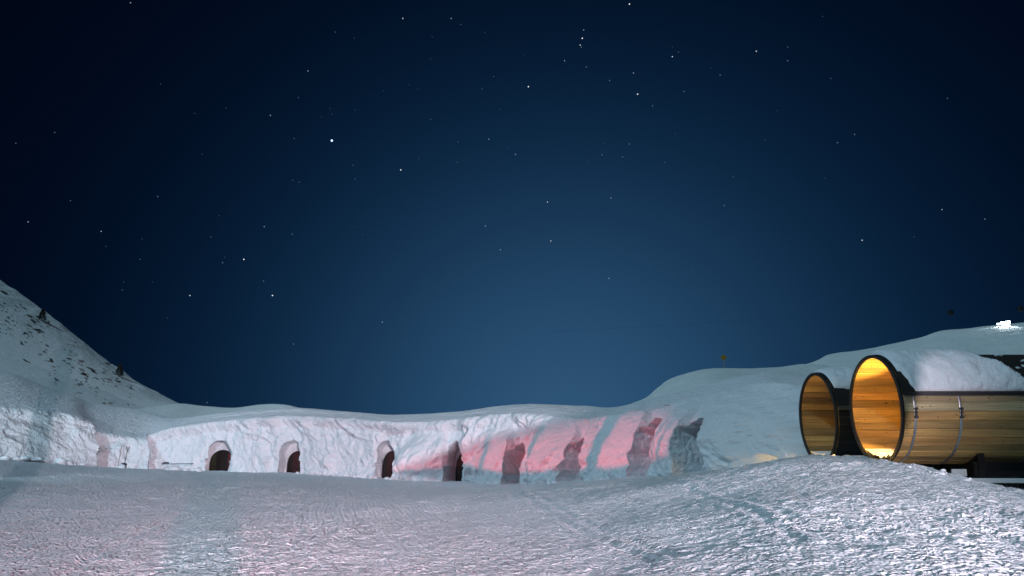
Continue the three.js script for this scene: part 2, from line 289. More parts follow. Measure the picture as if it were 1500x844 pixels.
const bankGeo = (() => {
  const frames = columns.map(c => bankFrame(c.u));
  const arch = (s, sq) => sq + (1 - sq) * Math.sqrt(Math.max(0, 1 - (2 * s - 1) ** 2));
  return gridMesh(columns.length, NF + NT + NB, (i, j) => {
    const c = columns[i], { q, tx, tz, nx, nz } = frames[i];
    const B = [q[0], q[1] - 0.7, q[2]], L = [q[3], q[4], q[5]], C = [q[6], q[7], q[8]];
    let p, v, hgt = 99;
    const face = j < NF;
    if (face) { v = j / (NF - 1); p = B.map((b, k) => lerp(b, L[k], v)); hgt = p[1] - q[1]; }
    else if (j < NF + NT) { const s = (j - NF + 1) / NT; v = 1 + s; p = [lerp(L[0], C[0], s), L[1] + (C[1] - L[1]) * (0.55 * s + 0.45 * Math.sin(s * Math.PI / 2)), lerp(L[2], C[2], s)]; hgt = p[1] - q[1]; }
    else { const s = (j - NF - NT + 1) / NB; v = 2 + s; const e = Math.hypot(C[0], C[2]); p = [C[0] * (1 + 14 * s / e), C[1] - 3.2 * s * s - 0.2 * s, C[2] * (1 + 14 * s / e)]; }
    const soft = smooth(uMound - 3, uMound + 3, c.u);                         // the right end is a smooth wind-packed mound
    const lip = q[9], wall = 1 - smooth(0.96, 1.12, v);
    let o = 0, side = 0;
    if (v < 1) o += 0.22 * Math.sin(Math.PI * v) * (1 - soft * 0.2) + lip * 0.5 * smooth(0.82, 0.965, v);
    else o += lip * 0.5 * (1 - smooth(1, 1.35, v));
    if (v < 1) o += soft * 1.15 * Math.sin(Math.PI * v) * (1 - smooth(uMoundA, uMoundB, c.u)); 
    for (let k = 4; k < cuts.length; k++) { const a0 = cuts[k].u + cuts[k].w, a1 = k + 1 < cuts.length ? cuts[k + 1].u : a0 + 4; if (c.u > a0 && c.u < a1) { const s = (c.u - a0) / (a1 - a0); o += 0.42 * Math.pow(Math.sin(Math.PI * s), 0.8) * smooth(3.6, 1.2, hgt) * smooth(-0.5, 0.9, hgt); } }
    // folds and shovel streaks
    const tilt = lerp(0.05, 0.75, smooth(uDoors, uFan + 6, c.u)), ca = Math.cos(tilt), sa = Math.sin(tilt), hh = hgt < 90 ? hgt : 5;
    const wob = 0.9 * N(c.u * 0.35, hh * 0.3, 3.3), a = (c.u + wob) * ca - (hh) * sa, b = (c.u + wob) * sa + hh * ca;
    const up = smooth(lerp(1.4, 2.2, smooth(uLip0 - 3, uLip0 + 3, c.u)), 1.02, v), rough = (1 - 0.94 * soft) * up;
    const crag = smooth(uLip0 + 4, uLip0 - 2, c.u);                            // blockier cut face at the left end
    const w1 = 1.3 * fbm(c.u * 0.5, hh * 0.5, 15.5, 2), w2 = 0.8 * fbm(c.u * 0.7 + 9, hh * 0.6, 25.5, 2), ff = 0.35 + 0.65 * smooth(-0.15, 0.25, N(c.u * 0.33, hh * 0.35, 41.7));
    o += rough * ((0.44 - 0.2 * crag) * ridge((a + w1) * 0.36, (b + w2) * 0.16, 1.7, 2) * (0.35 + 0.65 * wall) + wall * ff * (0.62 - 0.52 * crag) * (ridge((a + w1) * 0.8 + 4, (b + w2) * 0.3, 7.1, 2) - 0.25) + wall * ff * (0.32 - 0.27 * crag) * ridge((a + w2) * 1.9 + 9, b * 0.7, 3.7, 2) + wall * 0.34 * crag * ridge(c.u * 0.45 + hh * 0.3 + w2, hh * 0.5 + w1, 5.5, 3) + (0.20 + 0.16 * crag) * wall * fbm(c.u * 0.9 + w2, hh * 1.0 + w1, 2.9, 4) + 0.06 * wall * fbm(c.u * 3.1, hh * 3.1, 4.9, 3));
    o += soft * up * (0.30 * fbm(c.u * 0.25, hh * 0.3, 5.1, 4) + 0.26 * ridge(c.u * 0.32 - hh * 0.4, hh * 0.75 + c.u * 0.45, 8.8, 3) + 0.14 * ridge(c.u * 0.8 - hh * 0.5, hh * 1.9 + c.u * 0.9, 2.8, 2) + 0.22 * fbm(c.u * 0.8 + 3, hh * 1.3, 6.8, 4) + 0.06 * fbm(c.u * 1.3, hh * 2.2, 3.8, 3));
    let lift = rough * 0.10 * smooth(1.0, 1.2, v) * ridge(c.u * 0.08, v * 3.1, 4.4, 3) + 0.12 * smooth(1.1, 1.6, v) * smooth(2.6, 2.0, v) * fbm(c.u * 0.22, v, 6.6, 3);
    // entrances and steps
    for (let k = 0; k < cuts.length; k++) {
      const t = cuts[k], fade = t.full ? 1 - smooth(0.86, 1.12, v) : 1 - smooth(t.h * 0.95, t.h * 1.75, hgt);
      const mine = c.cut === k;
      if (t.out && fade > 0) {
        if (mine && c.side === 'left') o += t.out * fade * (1 - c.f);
        else if (c.u < t.u && c.u > t.u - t.run) o += t.out * fade * Math.pow((c.u - t.u + t.run) / t.run, 1.6);
      }
      if (!t.full && v < 1) { const near = Math.exp(-(((c.u - t.u - 0.4) / 1.25) ** 2)) * smooth(t.h * 2.0, t.h * 1.0, hgt); side += near * ((t.lean || 0) * Math.max(0, hgt) + 0.22 * fbm(hgt * 1.5, k * 3.3, 9.1, 3)); } else if (t.full && v < 1.1) side += Math.exp(-(((c.u - t.u) / 1.0) ** 2)) * 0.45 * fbm(hgt * 1.2, k * 5.1, 2.2, 3);
      if (t.w && v < 1) {
        let s = -1, f = 1;
        if (mine) { s = c.side === 'left' ? 0 : 1; f = c.side === 'left' ? c.f : 1 - c.f; } else if (c.u > t.u && c.u < t.u + t.w) s = (c.u - t.u) / t.w;
        if (s >= 0) { const m = smooth(-0.05, 0.05, t.h * arch(s, t.sq || 0.4) + 0.12 * N(c.u * 2, k, 4) - hgt); o = lerp(o, o * 0.3 - t.depth * f, m * f); side += t.skew * t.depth * f * m; }
      }
    }
    // rubble along the foot
    if (v < 1) o += 0.16 * smooth(0.55, 0.05, hgt) * (0.6 + fbm(c.u * 2.2, hgt * 2, 12.2, 3) * 1.6) * (1 - soft * 0.4);
    offs[j * columns.length + i] = o;
    const x = p[0] + nx * o + tx * side, y = p[1] + lift, z = p[2] + nz * o + tz * side, fa = 0.05 * up * (1 - 0.5 * soft);
    return V3(x + fa * fbm(x * 2.2, y * 2.2, z * 2.2 + 9, 3), y + fa * fbm(x * 2.2 + 31, y * 2.2, z * 2.2, 3), z + fa * fbm(x * 2.2, y * 2.2 + 17, z * 2.2, 3));
  }, (i, j, p) => [columns[i].u + 0.9 * offs[j * columns.length + i], p.y * 0.8 + 0.8 * Math.hypot(p.x, p.z)]);
})();
top(new THREE.Mesh(bankGeo, mBank), 'igloo_bank', 'long shovelled snow bank with arched entrances cut into its face', 'snow bank');

// ------------------------------------------------------------------ doors at the back of the entrances
function makeDoor(width, height, kind) {
  const g = new THREE.Group(), n = 4, edge = s => height * (0.42 + 0.58 * Math.sqrt(Math.max(0, 1 - s * s)));
  for (let k = 0; k < n; k++) {
    const a = -1 + 2 * k / n, b = -1 + 2 * (k + 1) / n, gap = 0.008, sh = new THREE.Shape(), x0 = a * width / 2 + gap, x1 = b * width / 2 - gap;
    sh.moveTo(x0, 0); sh.lineTo(x1, 0); for (let q = 4; q >= 0; q--) { const s = lerp(a, b, q / 4); sh.lineTo(lerp(x0, x1, q / 4), edge(s * 0.96)); } sh.closePath();
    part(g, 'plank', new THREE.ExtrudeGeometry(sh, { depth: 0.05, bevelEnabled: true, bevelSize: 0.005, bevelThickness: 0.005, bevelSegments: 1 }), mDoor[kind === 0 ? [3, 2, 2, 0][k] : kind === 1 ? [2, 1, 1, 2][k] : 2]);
  }
  const pts = []; for (let k = 0; k <= 16; k++) { const s = -1 + k / 8; pts.push(V3(s * width / 2, edge(s), 0.03)); }
  const curve = new THREE.CatmullRomCurve3([V3(-width / 2, 0, 0.03), V3(-width / 2, height * 0.4, 0.03), ...pts, V3(width / 2, height * 0.4, 0.03), V3(width / 2, 0, 0.03)]);
  part(g, 'frame', new THREE.TubeGeometry(curve, 40, 0.045, 6), mBlack);
  const hd = part(g, 'handle', new THREE.TorusGeometry(0.055, 0.012, 6, 14).translate(width * 0.33, height * 0.5, 0.09), mSteel);
  part(hd, 'plate', box(0.06, 0.16, 0.012, width * 0.33, height * 0.52, 0.066), mDarkSteel);
  part(g, 'cross_rail', box(width * 0.92, 0.09, 0.02, 0, height * 0.28, 0.066), mDoor[2]);
  return g;
}
const doorLabels = ['dark door with a red glow painted on its edge in the entrance next to the lying shovel', 'dark red plank door with round handle in the second entrance from the lying shovel', 'dark red door in the third entrance, beside the first red-lit snow face', 'black door in the entrance between two red-lit snow faces', 'black door deep in the fifth entrance from the lying shovel'];
cuts.filter(c => c.w).slice(0, 5).forEach((c, i) => {
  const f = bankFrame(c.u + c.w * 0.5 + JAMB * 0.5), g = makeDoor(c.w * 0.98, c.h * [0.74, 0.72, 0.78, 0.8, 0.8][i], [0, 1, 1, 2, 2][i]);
  const inn = c.depth - 0.2;
  g.position.set(f.q[0] - f.nx * inn + f.tx * c.skew * inn, f.q[1] - 0.08, f.q[2] - f.nz * inn + f.tz * c.skew * inn); g.rotation.y = Math.atan2(f.nx, f.nz);
  top(g, 'igloo_door', doorLabels[i], 'door', 'doors of the igloo entrances');
});

// ------------------------------------------------------------------ wooden barrels
function makeBarrel(R, length, cfg) {
  const g = new THREE.Group(), n = 40, th = 0.045;          // axis along +x, mouth at x = 0, centre at the origin
  const variants = [0, 1, 2, 3].map(v => {
    const half = Math.PI / n * 0.9995, hb = half * 0.78, pts = [[R - 0.02, -half], [R, -hb], [R, 0], [R, hb], [R - 0.02, half], [R - th + 0.02, half], [R - th, hb], [R - th, 0], [R - th, -hb], [R - th + 0.02, -half]], sh = new THREE.Shape();
    pts.forEach(([r, a], k) => k ? sh.lineTo(r * Math.cos(a), r * Math.sin(a)) : sh.moveTo(r * Math.cos(a), r * Math.sin(a)));
    const e = new THREE.ExtrudeGeometry(sh, { depth: length, bevelEnabled: false });
    const uv = e.attributes.uv, ps = e.attributes.position;
    for (let i = 0; i < uv.count; i++) uv.setXY(i, ps.getZ(i) / 3.1 + v * 0.37, (Math.atan2(ps.getY(i), ps.getX(i)) / half) * 0.48 + 0.5);
    e.rotateY(Math.PI / 2); return e;                         // extrusion z -> x
  });
  for (let k = 0; k < n; k++) {
    const v = (k * 7 + (k >> 2) * 3 + cfg.shift) % 4, m = part(g, 'stave', variants[(k * 5 + cfg.shift) % 4], k >= 18 && k <= 20 ? mGreyWood[k % 2] : mWood[v]);
    m.rotation.x = k / n * Math.PI * 2; m.position.x = 0.004 * ((k * 13) % 5);
  }
  const ring = (r, w, t, name, mat, x, parent = g) => { const l = new THREE.LatheGeometry([new THREE.Vector2(r, -w / 2), new THREE.Vector2(r + t, -w / 2), new THREE.Vector2(r + t, w / 2), new THREE.Vector2(r, w / 2), new THREE.Vector2(r, -w / 2)], 72).rotateZ(Math.PI / 2); const m = part(parent, name, l, mat); m.position.x = x; return m; };
  ring(R - th - 0.004, 0.06, th + 0.032, 'rim', mBlack, -0.02);
  for (const x of cfg.hoops) {
    const h = ring(R + 0.003, 0.055, 0.012, 'hoop', mSteel, x);
    const a = 0.10; // tensioner on the side that faces the piste
    const tn_ = part(h, 'tensioner', mergeGeometries([new THREE.CylinderGeometry(0.022, 0.022, 0.2, 8), box(0.075, 0.05, 0.05, 0, 0.1, 0), box(0.075, 0.05, 0.05, 0, -0.1, 0), new THREE.CylinderGeometry(0.035, 0.035, 0.03, 6).translate(0, 0.02, 0)]), mDarkSteel);
    tn_.position.set(0, -Math.sin(a) * (R + 0.04), Math.cos(a) * (R + 0.04)); tn_.rotation.x = a;
  }
  // roofing felt over the upper half, with an edge trim along each side
  const a0 = cfg.felt, N2 = 48, sh = new THREE.Shape(), ro = R + 0.04, ri = R + 0.006;
  for (let k = 0; k <= N2; k++) { const a = lerp(a0, Math.PI - a0, k / N2); k ? sh.lineTo(ro * Math.cos(a), ro * Math.sin(a)) : sh.moveTo(ro * Math.cos(a), ro * Math.sin(a)); }
  for (let k = N2; k >= 0; k--) { const a = lerp(a0, Math.PI - a0, k / N2); sh.lineTo(ri * Math.cos(a), ri * Math.sin(a)); }
  const felt = part(g, 'roof_felt', new THREE.ExtrudeGeometry(sh, { depth: length - 0.03, bevelEnabled: false }).rotateY(Math.PI / 2).translate(0.03, 0, 0), mFelt, 'black roofing felt');
  for (const s of [-1, 1]) {
    const y = Math.sin(a0) * (R + 0.05), z = s * Math.cos(a0) * (R + 0.065);
    part(felt, 'edge_trim', mergeGeometries([box(length - 0.03, 0.07, 0.035, length / 2 + 0.03, y, z), box(length - 0.03, 0.03, 0.07, length / 2 + 0.03, y + 0.05, z + s * 0.005)]), cfg.trim || mDarkSteel);
  }
  if (cfg.shadeClad) { // added black boards, painting in the shade beside the near barrel
    for (let k = 0; k < 9; k++) { const b0 = cfg.felt - 0.02 - k * 0.155, b1 = b0 - 0.148, s2 = new THREE.Shape(); [[R + 0.006, b0], [R + 0.03, b0], [R + 0.03, b1], [R + 0.006, b1]].forEach(([r, a], q) => q ? s2.lineTo(-r * Math.cos(a), r * Math.sin(a)) : s2.moveTo(-r * Math.cos(a), r * Math.sin(a))); part(g, 'painted_shade_board', new THREE.ExtrudeGeometry(s2, { depth: length - 0.1, bevelEnabled: false }).rotateY(Math.PI / 2).translate(0.05, 0, 0), mBlack); }
  }
  part(g, 'back_wall', new THREE.CylinderGeometry(R - th - 0.005, R - th - 0.005, 0.05, 48).rotateZ(Math.PI / 2).translate(3.2, 0, 0), mWood[3]);
  for (const x of cfg.cradles) part(g, 'cradle', (() => { const s = new THREE.Shape(); s.moveTo(-R * 0.62, -R - cfg.drop); s.lineTo(R * 0.62, -R - cfg.drop); s.lineTo(R * 0.62, -R * 0.80); for (let k = 0; k <= 16; k++) { const a = lerp(-0.92, -Math.PI + 0.92, k / 16); s.lineTo((R + 0.02) * Math.cos(a), (R + 0.02) * Math.sin(a)); } s.lineTo(-R * 0.62, -R * 0.80); s.closePath(); return new THREE.ExtrudeGeometry(s, { depth: 0.16, bevelEnabled: false }).rotateY(Math.PI / 2).translate(x, 0, 0); })(), mBlack);
  part(g, 'shade_skid', box(length - 1.7, 0.34, 0.12, length / 2 + 0.95, -R - 0.10, R * 0.55), mBlack);  // black skid made tall to stand in for shade under the barrel
  part(g, 'shade_skid', box(length - 1.7, 0.34, 0.12, length / 2 + 0.95, -R - 0.10, -R * 0.55), mBlack);
  return g;
}
const RB = 1.33;
const nearC = at(1283, 600, 18.7), farC = at(1198.5, 613, 22.4);
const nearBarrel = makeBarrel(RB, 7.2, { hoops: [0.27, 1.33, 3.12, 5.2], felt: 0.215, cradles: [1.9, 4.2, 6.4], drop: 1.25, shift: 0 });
nearBarrel.position.copy(nearC); nearBarrel.userData.pivot = 'mouth';
top(nearBarrel, 'barrel_cabin', 'wooden barrel cabin with bright orange-lit mouth and snow on its felt roof', 'barrel cabin', 'wooden barrel cabins');
const farBarrel = makeBarrel(RB, 7.2, { shadeClad: true, hoops: [], felt: 0.17, cradles: [1.9, 4.2, 6.4], drop: 0.7, shift: 2, trim: mSteel });
farBarrel.position.copy(farC);
top(farBarrel, 'barrel_cabin', 'dimly lit wooden barrel cabin standing behind the bright one, against the snow bank', 'barrel cabin', 'wooden barrel cabins');

// up-and-down wall lamps inside the barrels, on the side towards the piste
function sconce(c, power, down, spill, label) {
  const g = new THREE.Group(); g.position.set(c.x + 0.32, c.y + 0.05, c.z + RB - 0.16);
  part(g, 'housing', new THREE.CylinderGeometry(0.06, 0.06, 0.24, 20, 1, true), mDarkSteel);
  part(g, 'bracket', box(0.06, 0.12, 0.10, 0, 0, 0.085), mDarkSteel);
  const glow = new THREE.MeshStandardMaterial({ color: lin(0.9, 0.7, 0.4), emissive: lin(1, 0.5, 0.12), emissiveIntensity: 6 });
  for (const s of [1, -1]) {
    part(g, 'lamp_lens', new THREE.CylinderGeometry(0.052, 0.052, 0.012, 20).translate(0, s * 0.10, 0), glow);
    const l = new THREE.SpotLight(lin(1, 0.58, 0.14), s > 0 ? power * 1.1 : down, 0, s > 0 ? 0.80 : 0.80, 0.12, 2);
    l.position.set(0, s * 0.125, 0); l.target.position.set(s > 0 ? -0.22 : -spill, s * 1.0, s > 0 ? -0.5 : -0.45); l.castShadow = true; l.shadow.radius = 0.8; g.add(l, l.target);
  }
  top(g, 'wall_lamp', label, 'lamp', 'lamps inside the barrels');
}
sconce(nearC, 54, 46, 0.2, 'up and down wall lamp inside the bright barrel mouth');
sconce(farC, 2.4, 12, 0.6, 'up and down wall lamp inside the dim barrel mouth');

// snow lying on the barrel roofs
function snowCap(R, x0, x1, edge, thick, salt) {   // edge(x) -> lowest covered angle on the near side
  return gridMesh(150, 90, (i, j) => {
    const x = lerp(x0, x1, i / 149), phi = lerp(0.2, 2.7, j / 89);              // 0 = near side, PI/2 = top
    const e = edge(x, phi), m = Math.min((phi - e) / 0.16, (2.55 - phi) / 0.3, (x - x0 - 0.02) / 0.14, e < 9 ? 9 : 0);
    const cover = 1 - Math.exp(-2.2 * Math.max(0, m)), lump = fbm(x * 1.3, phi * 1.6, salt, 4);
    const r = R - 0.03 + (m > 0 ? cover * (thick * (0.55 + 0.45 * Math.sin(phi)) + 0.12 * lump + 0.05 * fbm(x * 4, phi * 5, salt + 3, 3)) + 0.02 : -0.01);
    return V3(x, r * Math.sin(phi), r * Math.cos(phi));
  }, (i, j) => [lerp(x0, x1, i / 149), j * 0.037]);
}
{
  const right = x => 2.05 + 0 * x;
  const cap = snowCap(RB + 0.045, 0.06, 3.7, (x, phi) => {
    let e = 0.245 + 0.015 * N(x * 3, 1, 2);
    e = Math.max(e, 0.245 + 0.42 * smooth(0.34, 0.10, Math.abs(x - 0.02) + 0.06 * N(phi * 6, 2, 3)));                     // bare notch by the mouth
    const end = lerp(3.05, 2.25, smooth(0.3, 1.25, phi)) + 0.22 * fbm(phi * 4, 3.3, 1.1, 4); return x > end ? 99 : e;      // ragged end where it slid off
  }, 0.12, 3.1);
  const m = new THREE.Mesh(cap, mDrift); m.position.copy(nearC);
  top(m, 'lying_snow', 'thick snow layer on the roof of the bright barrel, slid off at its far end', 'snow', 'snow lying on the barrel roofs');
  const cap2 = snowCap(RB + 0.045, 0.06, 6.5, (x, phi) => 0.62 + 0.05 * N(x * 2, 4, 5), 0.14, 7.7);
  const m2 = new THREE.Mesh(cap2, mDrift); m2.position.copy(farC);
  top(m2, 'lying_snow', 'pale blue snow layer on the roof of the dim barrel behind', 'snow', 'snow lying on the barrel roofs');
}
for (let k = 0; k < 11; k++) { // flecks left on the bare felt
  const x = rr(2.75, 3.9), a = rr(0.45, 1.25), r = 0.02 + 0.05 * rnd() * rnd(), R2 = RB + 0.04 + r * 0.2, g = new THREE.IcosahedronGeometry(1, 2), q = g.attributes.position;
  for (let i = 0; i < q.count; i++) { const v = V3(q.getX(i), q.getY(i), q.getZ(i)), f = 1 + 0.8 * fbm(v.x * 1.2 + k * 3, v.y * 1.2, v.z * 1.2, 2); q.setXYZ(i, v.x * f, v.y * f, v.z * f); } g.computeVertexNormals();
  const m = new THREE.Mesh(g, mDrift); m.scale.set(r * rr(1, 2.2), r * 0.5, r); m.rotation.x = Math.PI / 2 - a; m.position.set(nearC.x + x, nearC.y + R2 * Math.sin(a), nearC.z + R2 * Math.cos(a)); top(m, 'snow_fleck', 'small fleck of snow left on the bare black felt of the bright barrel', 'snow fleck', 'flecks on the felt');
}
// snow blown into the barrel mouths
for (const [c, label] of [[nearC, 'snow blown into the floor of the bright barrel mouth'], [farC, 'snow blown into the floor of the dim barrel mouth']]) {
  const g = gridMesh(70, 60, (i, j) => { const x = lerp(0.03, 1.5, i / 69), a = lerp(-0.75, 0.75, j / 59), e = 1 - Math.abs(a + 0.05) / 0.75, t = 0.17 * smooth(0.02, 0.7, e) * smooth(1.5, 0.4, x) * (0.9 + 1.7 * fbm(x * 2.3, a * 3.4, c.x, 4)), r = RB - 0.035 - t; return V3(x, -r * Math.cos(a), r * Math.sin(a)); }, (i, j, p) => [p.x, p.z]);
  const m = new THREE.Mesh(g, mDrift); m.position.copy(c); top(m, 'blown_snow', label, 'snow', 'snow inside the barrels');
}
// ------------------------------------------------------------------ things under and beside the barrels
{
  const p = at(1405, 692.5, 17.9), g = new THREE.Group(); g.position.copy(p);
  part(g, 'cover', bevelBox(0.34, 0.16, 0.06), mPaintWhite);
  part(g, 'conduit', box(0.04, 0.04, 0.95, 0, 0, -0.45), mDarkSteel);
  top(g, 'junction_box', 'small white box under the bright barrel', 'box');
  const q = at(1418, 704, 17.6), q2 = at(1700, 707, 17.2), len = q.distanceTo(q2), f = new THREE.Group(); f.position.copy(q); f.rotation.y = -Math.atan2(q2.z - q.z, q2.x - q.x);
  part(f, 'rail', bevelBox(len, 0.10, 0.14).translate(len / 2, 0, 0), mPaintWhite, 'pale snow-dusted top rail');
  part(f, 'lower_rail', bevelBox(len, 0.06, 0.06).translate(len / 2, -0.62, 0), mPaintWhite);
  for (let x = 0.06; x < len; x += 0.12) part(f, 'baluster', new THREE.BoxGeometry(0.055, 0.56, 0.035).translate(x, -0.33, 0), mBlack);
  top(f, 'railing', 'low railing with pale top rail and black bars under the bright barrel', 'railing');
}
// ------------------------------------------------------------------ shovels
function makeShovel(L) {
  const g = new THREE.Group();
  const blade = new THREE.Shape(); blade.moveTo(-0.15, 0); blade.lineTo(0.15, 0); blade.lineTo(0.16, 0.30); blade.quadraticCurveTo(0.12, 0.36, 0, 0.36); blade.quadraticCurveTo(-0.12, 0.36, -0.16, 0.30); blade.closePath();
  const b = new THREE.ExtrudeGeometry(blade, { depth: 0.012, bevelEnabled: true, bevelSize: 0.004, bevelThickness: 0.004, bevelSegments: 1, curveSegments: 6 });
  const ps = b.attributes.position; for (let i = 0; i < ps.count; i++) ps.setZ(i, ps.getZ(i) + 2.4 * ps.getX(i) ** 2); b.computeVertexNormals();
  part(g, 'blade', b, std(lin(0.012, 0.02, 0.03), 0.5));
  part(g, 'shaft', new THREE.CylinderGeometry(0.018, 0.02, L - 0.44, 10).translate(0, 0.30 + (L - 0.44) / 2, 0), std(lin(0.02, 0.028, 0.04), 0.5));
  part(g, 'handle', new THREE.TubeGeometry(new THREE.CatmullRomCurve3([V3(0, L - 0.16, 0), V3(-0.05, L - 0.10, 0), V3(-0.09, L - 0.01, 0), V3(0, L, 0), V3(0.09, L - 0.01, 0), V3(0.05, L - 0.10, 0)], true), 28, 0.017, 7), std(lin(0.012, 0.02, 0.03), 0.5));
  return g;
}
{
  const s = makeShovel(1.32), p = at(181, 684, 46.5); s.position.set(p.x, ground(p.x, p.z) - 0.06, p.z); s.rotation.set(-0.06, 0.25, -0.07);
  top(s, 'snow_shovel', 'dark shovel standing upright in the snow before the left bank', 'shovel', 'snow shovels');
  const l = makeShovel(1.9), a = at(238, 683, 48.6); l.position.set(a.x, ground(a.x, a.z) + 0.38, a.z); l.rotation.set(-1.3, 0, -Math.PI / 2 + 0.03);
  top(l, 'snow_shovel', 'dark long-handled shovel lying on snow lumps beside the first entrance', 'shovel', 'snow shovels');
  const st = at(173, 690, 45.4), gy = ground(st.x, st.z);
  const stick = new THREE.Mesh(mergeGeometries([new THREE.TubeGeometry(new THREE.CatmullRomCurve3([V3(0, -0.1, 0), V3(-0.03, 0.5, 0), V3(0.01, 0.9, 0), V3(0.05, 1.28, 0)]), 20, 0.02, 7), new THREE.SphereGeometry(0.035, 8, 6).translate(0.05, 1.28, 0)]), std(lin(0.45, 0.36, 0.33), 0.9));
  stick.position.set(st.x, gy, st.z); top(stick, 'marker_stick', 'thin pale bent stick in the snow next to the standing shovel', 'stick');
}
// ------------------------------------------------------------------ lumps of snow along the foot of the bank
const lumpGeo = [0, 1, 2, 3, 4].map(k => { const g = mergeVertices(new THREE.IcosahedronGeometry(1, 3).deleteAttribute('uv').deleteAttribute('normal')), p = g.attributes.position; for (let i = 0; i < p.count; i++) { const v = V3(p.getX(i), p.getY(i), p.getZ(i)), f = 1 + 0.75 * fbm(v.x * 1.3 + k * 9, v.y * 1.3, v.z * 1.3, 3) + 0.1 * ridge(v.x * 2 + k, v.y * 2, v.z * 2, 2); p.setXYZ(i, v.x * f, v.y * f * 0.72, v.z * f); } g.computeVertexNormals(); return g; });
const mLump = std(SNOW, 0.9);
function lump(x, z, r, label, group, sink = 0.25) { const m = new THREE.Mesh(lumpGeo[Math.floor(rnd() * 5)], mLump); m.scale.set(r * rr(0.7, 1.6), r * rr(0.6, 1.1), r * rr(0.7, 1.4)); m.rotation.set(rr(-0.4, 0.4), rr(0, 6.28), rr(-0.4, 0.4)); m.position.set(x, ground(x, z) + r * (0.55 - sink), z); top(m, 'snow_lump', label, 'snow lump', group); }
for (const [px, d, r] of [[6, 39.8, 0.2], [24, 40.4, 0.2], [34, 40.8, 0.34], [46, 41.2, 0.25], [58, 41.8, 0.3], [66, 42.0, 0.22], [80, 42.8, 0.2], [88, 43.2, 0.34], [97, 43.6, 0.28], [106, 44, 0.22], [118, 45, 0.2]]) { const p = at(px, 680, d); lump(p.x, p.z, r, 'rounded snow lump at the foot of the left bank', 'lumps below the left bank'); }
for (const [px, d, r] of [[176, 44.6, 0.16], [250, 48, 0.2], [256, 47.4, 0.24], [262, 47.6, 0.16], [276, 48, 0.14], [284, 47.4, 0.2], [290, 47.2, 0.26], [272, 47.2, 0.15]]) { const p = at(px, 690, d); lump(p.x, p.z, r, 'small snow lump around the lying shovel', 'lumps by the lying shovel'); }
for (let k = 0; k < 34; k++) { const px = rr(445, 592), u = bankFrame(uOfPx(px)), o = rr(0.15, 0.9); lump(u.q[0] + u.nx * o, u.q[2] + u.nz * o, rr(0.05, 0.16), 'snow crumb below the bank between the red doors', 'crumbs between the red doors'); }
for (let k = 0; k < 42; k++) { const t = rnd(), px = lerp(1288, 1425, t), py = lerp(675, 706, t * t), d = lerp(17.0, 15.4, t) + rr(-1.2, 0.3), p = at(px, py, d); lump(p.x, p.z, 0.012 + 0.05 * rnd() * rnd(), 'pinkish snow crumb on the mound crest before the bright barrel', 'crumbs on the crest', 0.3); }
for (let k = 0; k < 30; k++) { const px = rr(1085, 1245), d = rr(18.4, 20.3), p = at(px, 675, d); lump(p.x, p.z, 0.015 + 0.07 * rnd() * rnd(), 'warm-lit snow crumb before the dim barrel mouth', 'crumbs before the dim barrel', 0.3); }
{
  const p = at(1112, 682, 22.9), g = new THREE.SphereGeometry(1, 48, 24, 0, 6.283, 0, Math.PI / 2), q = g.attributes.position;
  for (let i = 0; i < q.count; i++) { const v = V3(q.getX(i), q.getY(i), q.getZ(i)), f = 1 + 0.25 * fbm(v.x * 1.4, v.y * 1.4, v.z * 1.4, 4); q.setXYZ(i, v.x * 0.95 * f, (v.y * v.y * 0.4 + v.y * 0.6) * 0.42 * f, v.z * 0.7 * f); } g.computeVertexNormals();
  const m = new THREE.Mesh(g, mDrift); m.position.set(p.x, ground(p.x, p.z) - 0.12, p.z); top(m, 'snow_heap', 'smooth snow heap against the bank beside the dim barrel', 'snow heap');
}
// ------------------------------------------------------------------ rocks and bushes on the left hill
const rockGeo = [0, 1, 2, 3, 4, 5].map(k => { const g = mergeVertices(new THREE.IcosahedronGeometry(1, 2).deleteAttribute('uv').deleteAttribute('normal')), p = g.attributes.position; for (let i = 0; i < p.count; i++) { const v = V3(p.getX(i), p.getY(i), p.getZ(i)), f = 1 + 0.9 * fbm(v.x * 1.1 + k * 5, v.y * 1.1, v.z * 1.1 + k, 3); p.setXYZ(i, v.x * f, v.y * f, v.z * f); } const q = g.toNonIndexed(); q.computeVertexNormals(); return q; });
const caster = new THREE.Raycaster(); leftHill.updateMatrixWorld();
function onHill(px, py) { const o = V3(0, EYE, 0), d = at(px, py, 10).sub(o).normalize(); caster.set(o, d); const hit = caster.intersectObject(leftHill)[0]; return hit ? hit.point : null; }
const rockSpots = [];
for (let k = 0; k < 900 && rockSpots.length < 270; k++) {
  const t = rnd(), px = lerp(-6, 195, t), edge = px < 60 ? lerp(418, 455, px / 60) : lerp(455, 560, (px - 60) / 135), py = edge + 8 + Math.pow(rnd(), 1.3) * (px < 60 ? 62 : px < 120 ? 84 : 58);
  if (N(px * 0.035, py * 0.05, 2) > -0.12) rockSpots.push([px, py, 0.08 + 0.2 * rnd() * rnd(), rnd()]);
}
for (const [px, py, r] of [[2, 427, 0.5], [10, 431, 0.42], [40, 462, 0.5], [46, 470, 0.45], [50, 482, 0.6], [57, 484, 0.5], [38, 489, 0.5], [43, 531, 0.4], [120, 548, 0.55], [131, 540, 0.45], [138, 546, 0.4], [152, 531, 0.5], [128, 556, 0.3], [169, 558, 0.32], [5, 444, 0.4], [18, 470, 0.4], [98, 525, 0.4], [76, 530, 0.3]]) rockSpots.push([px, py, r, 2]);
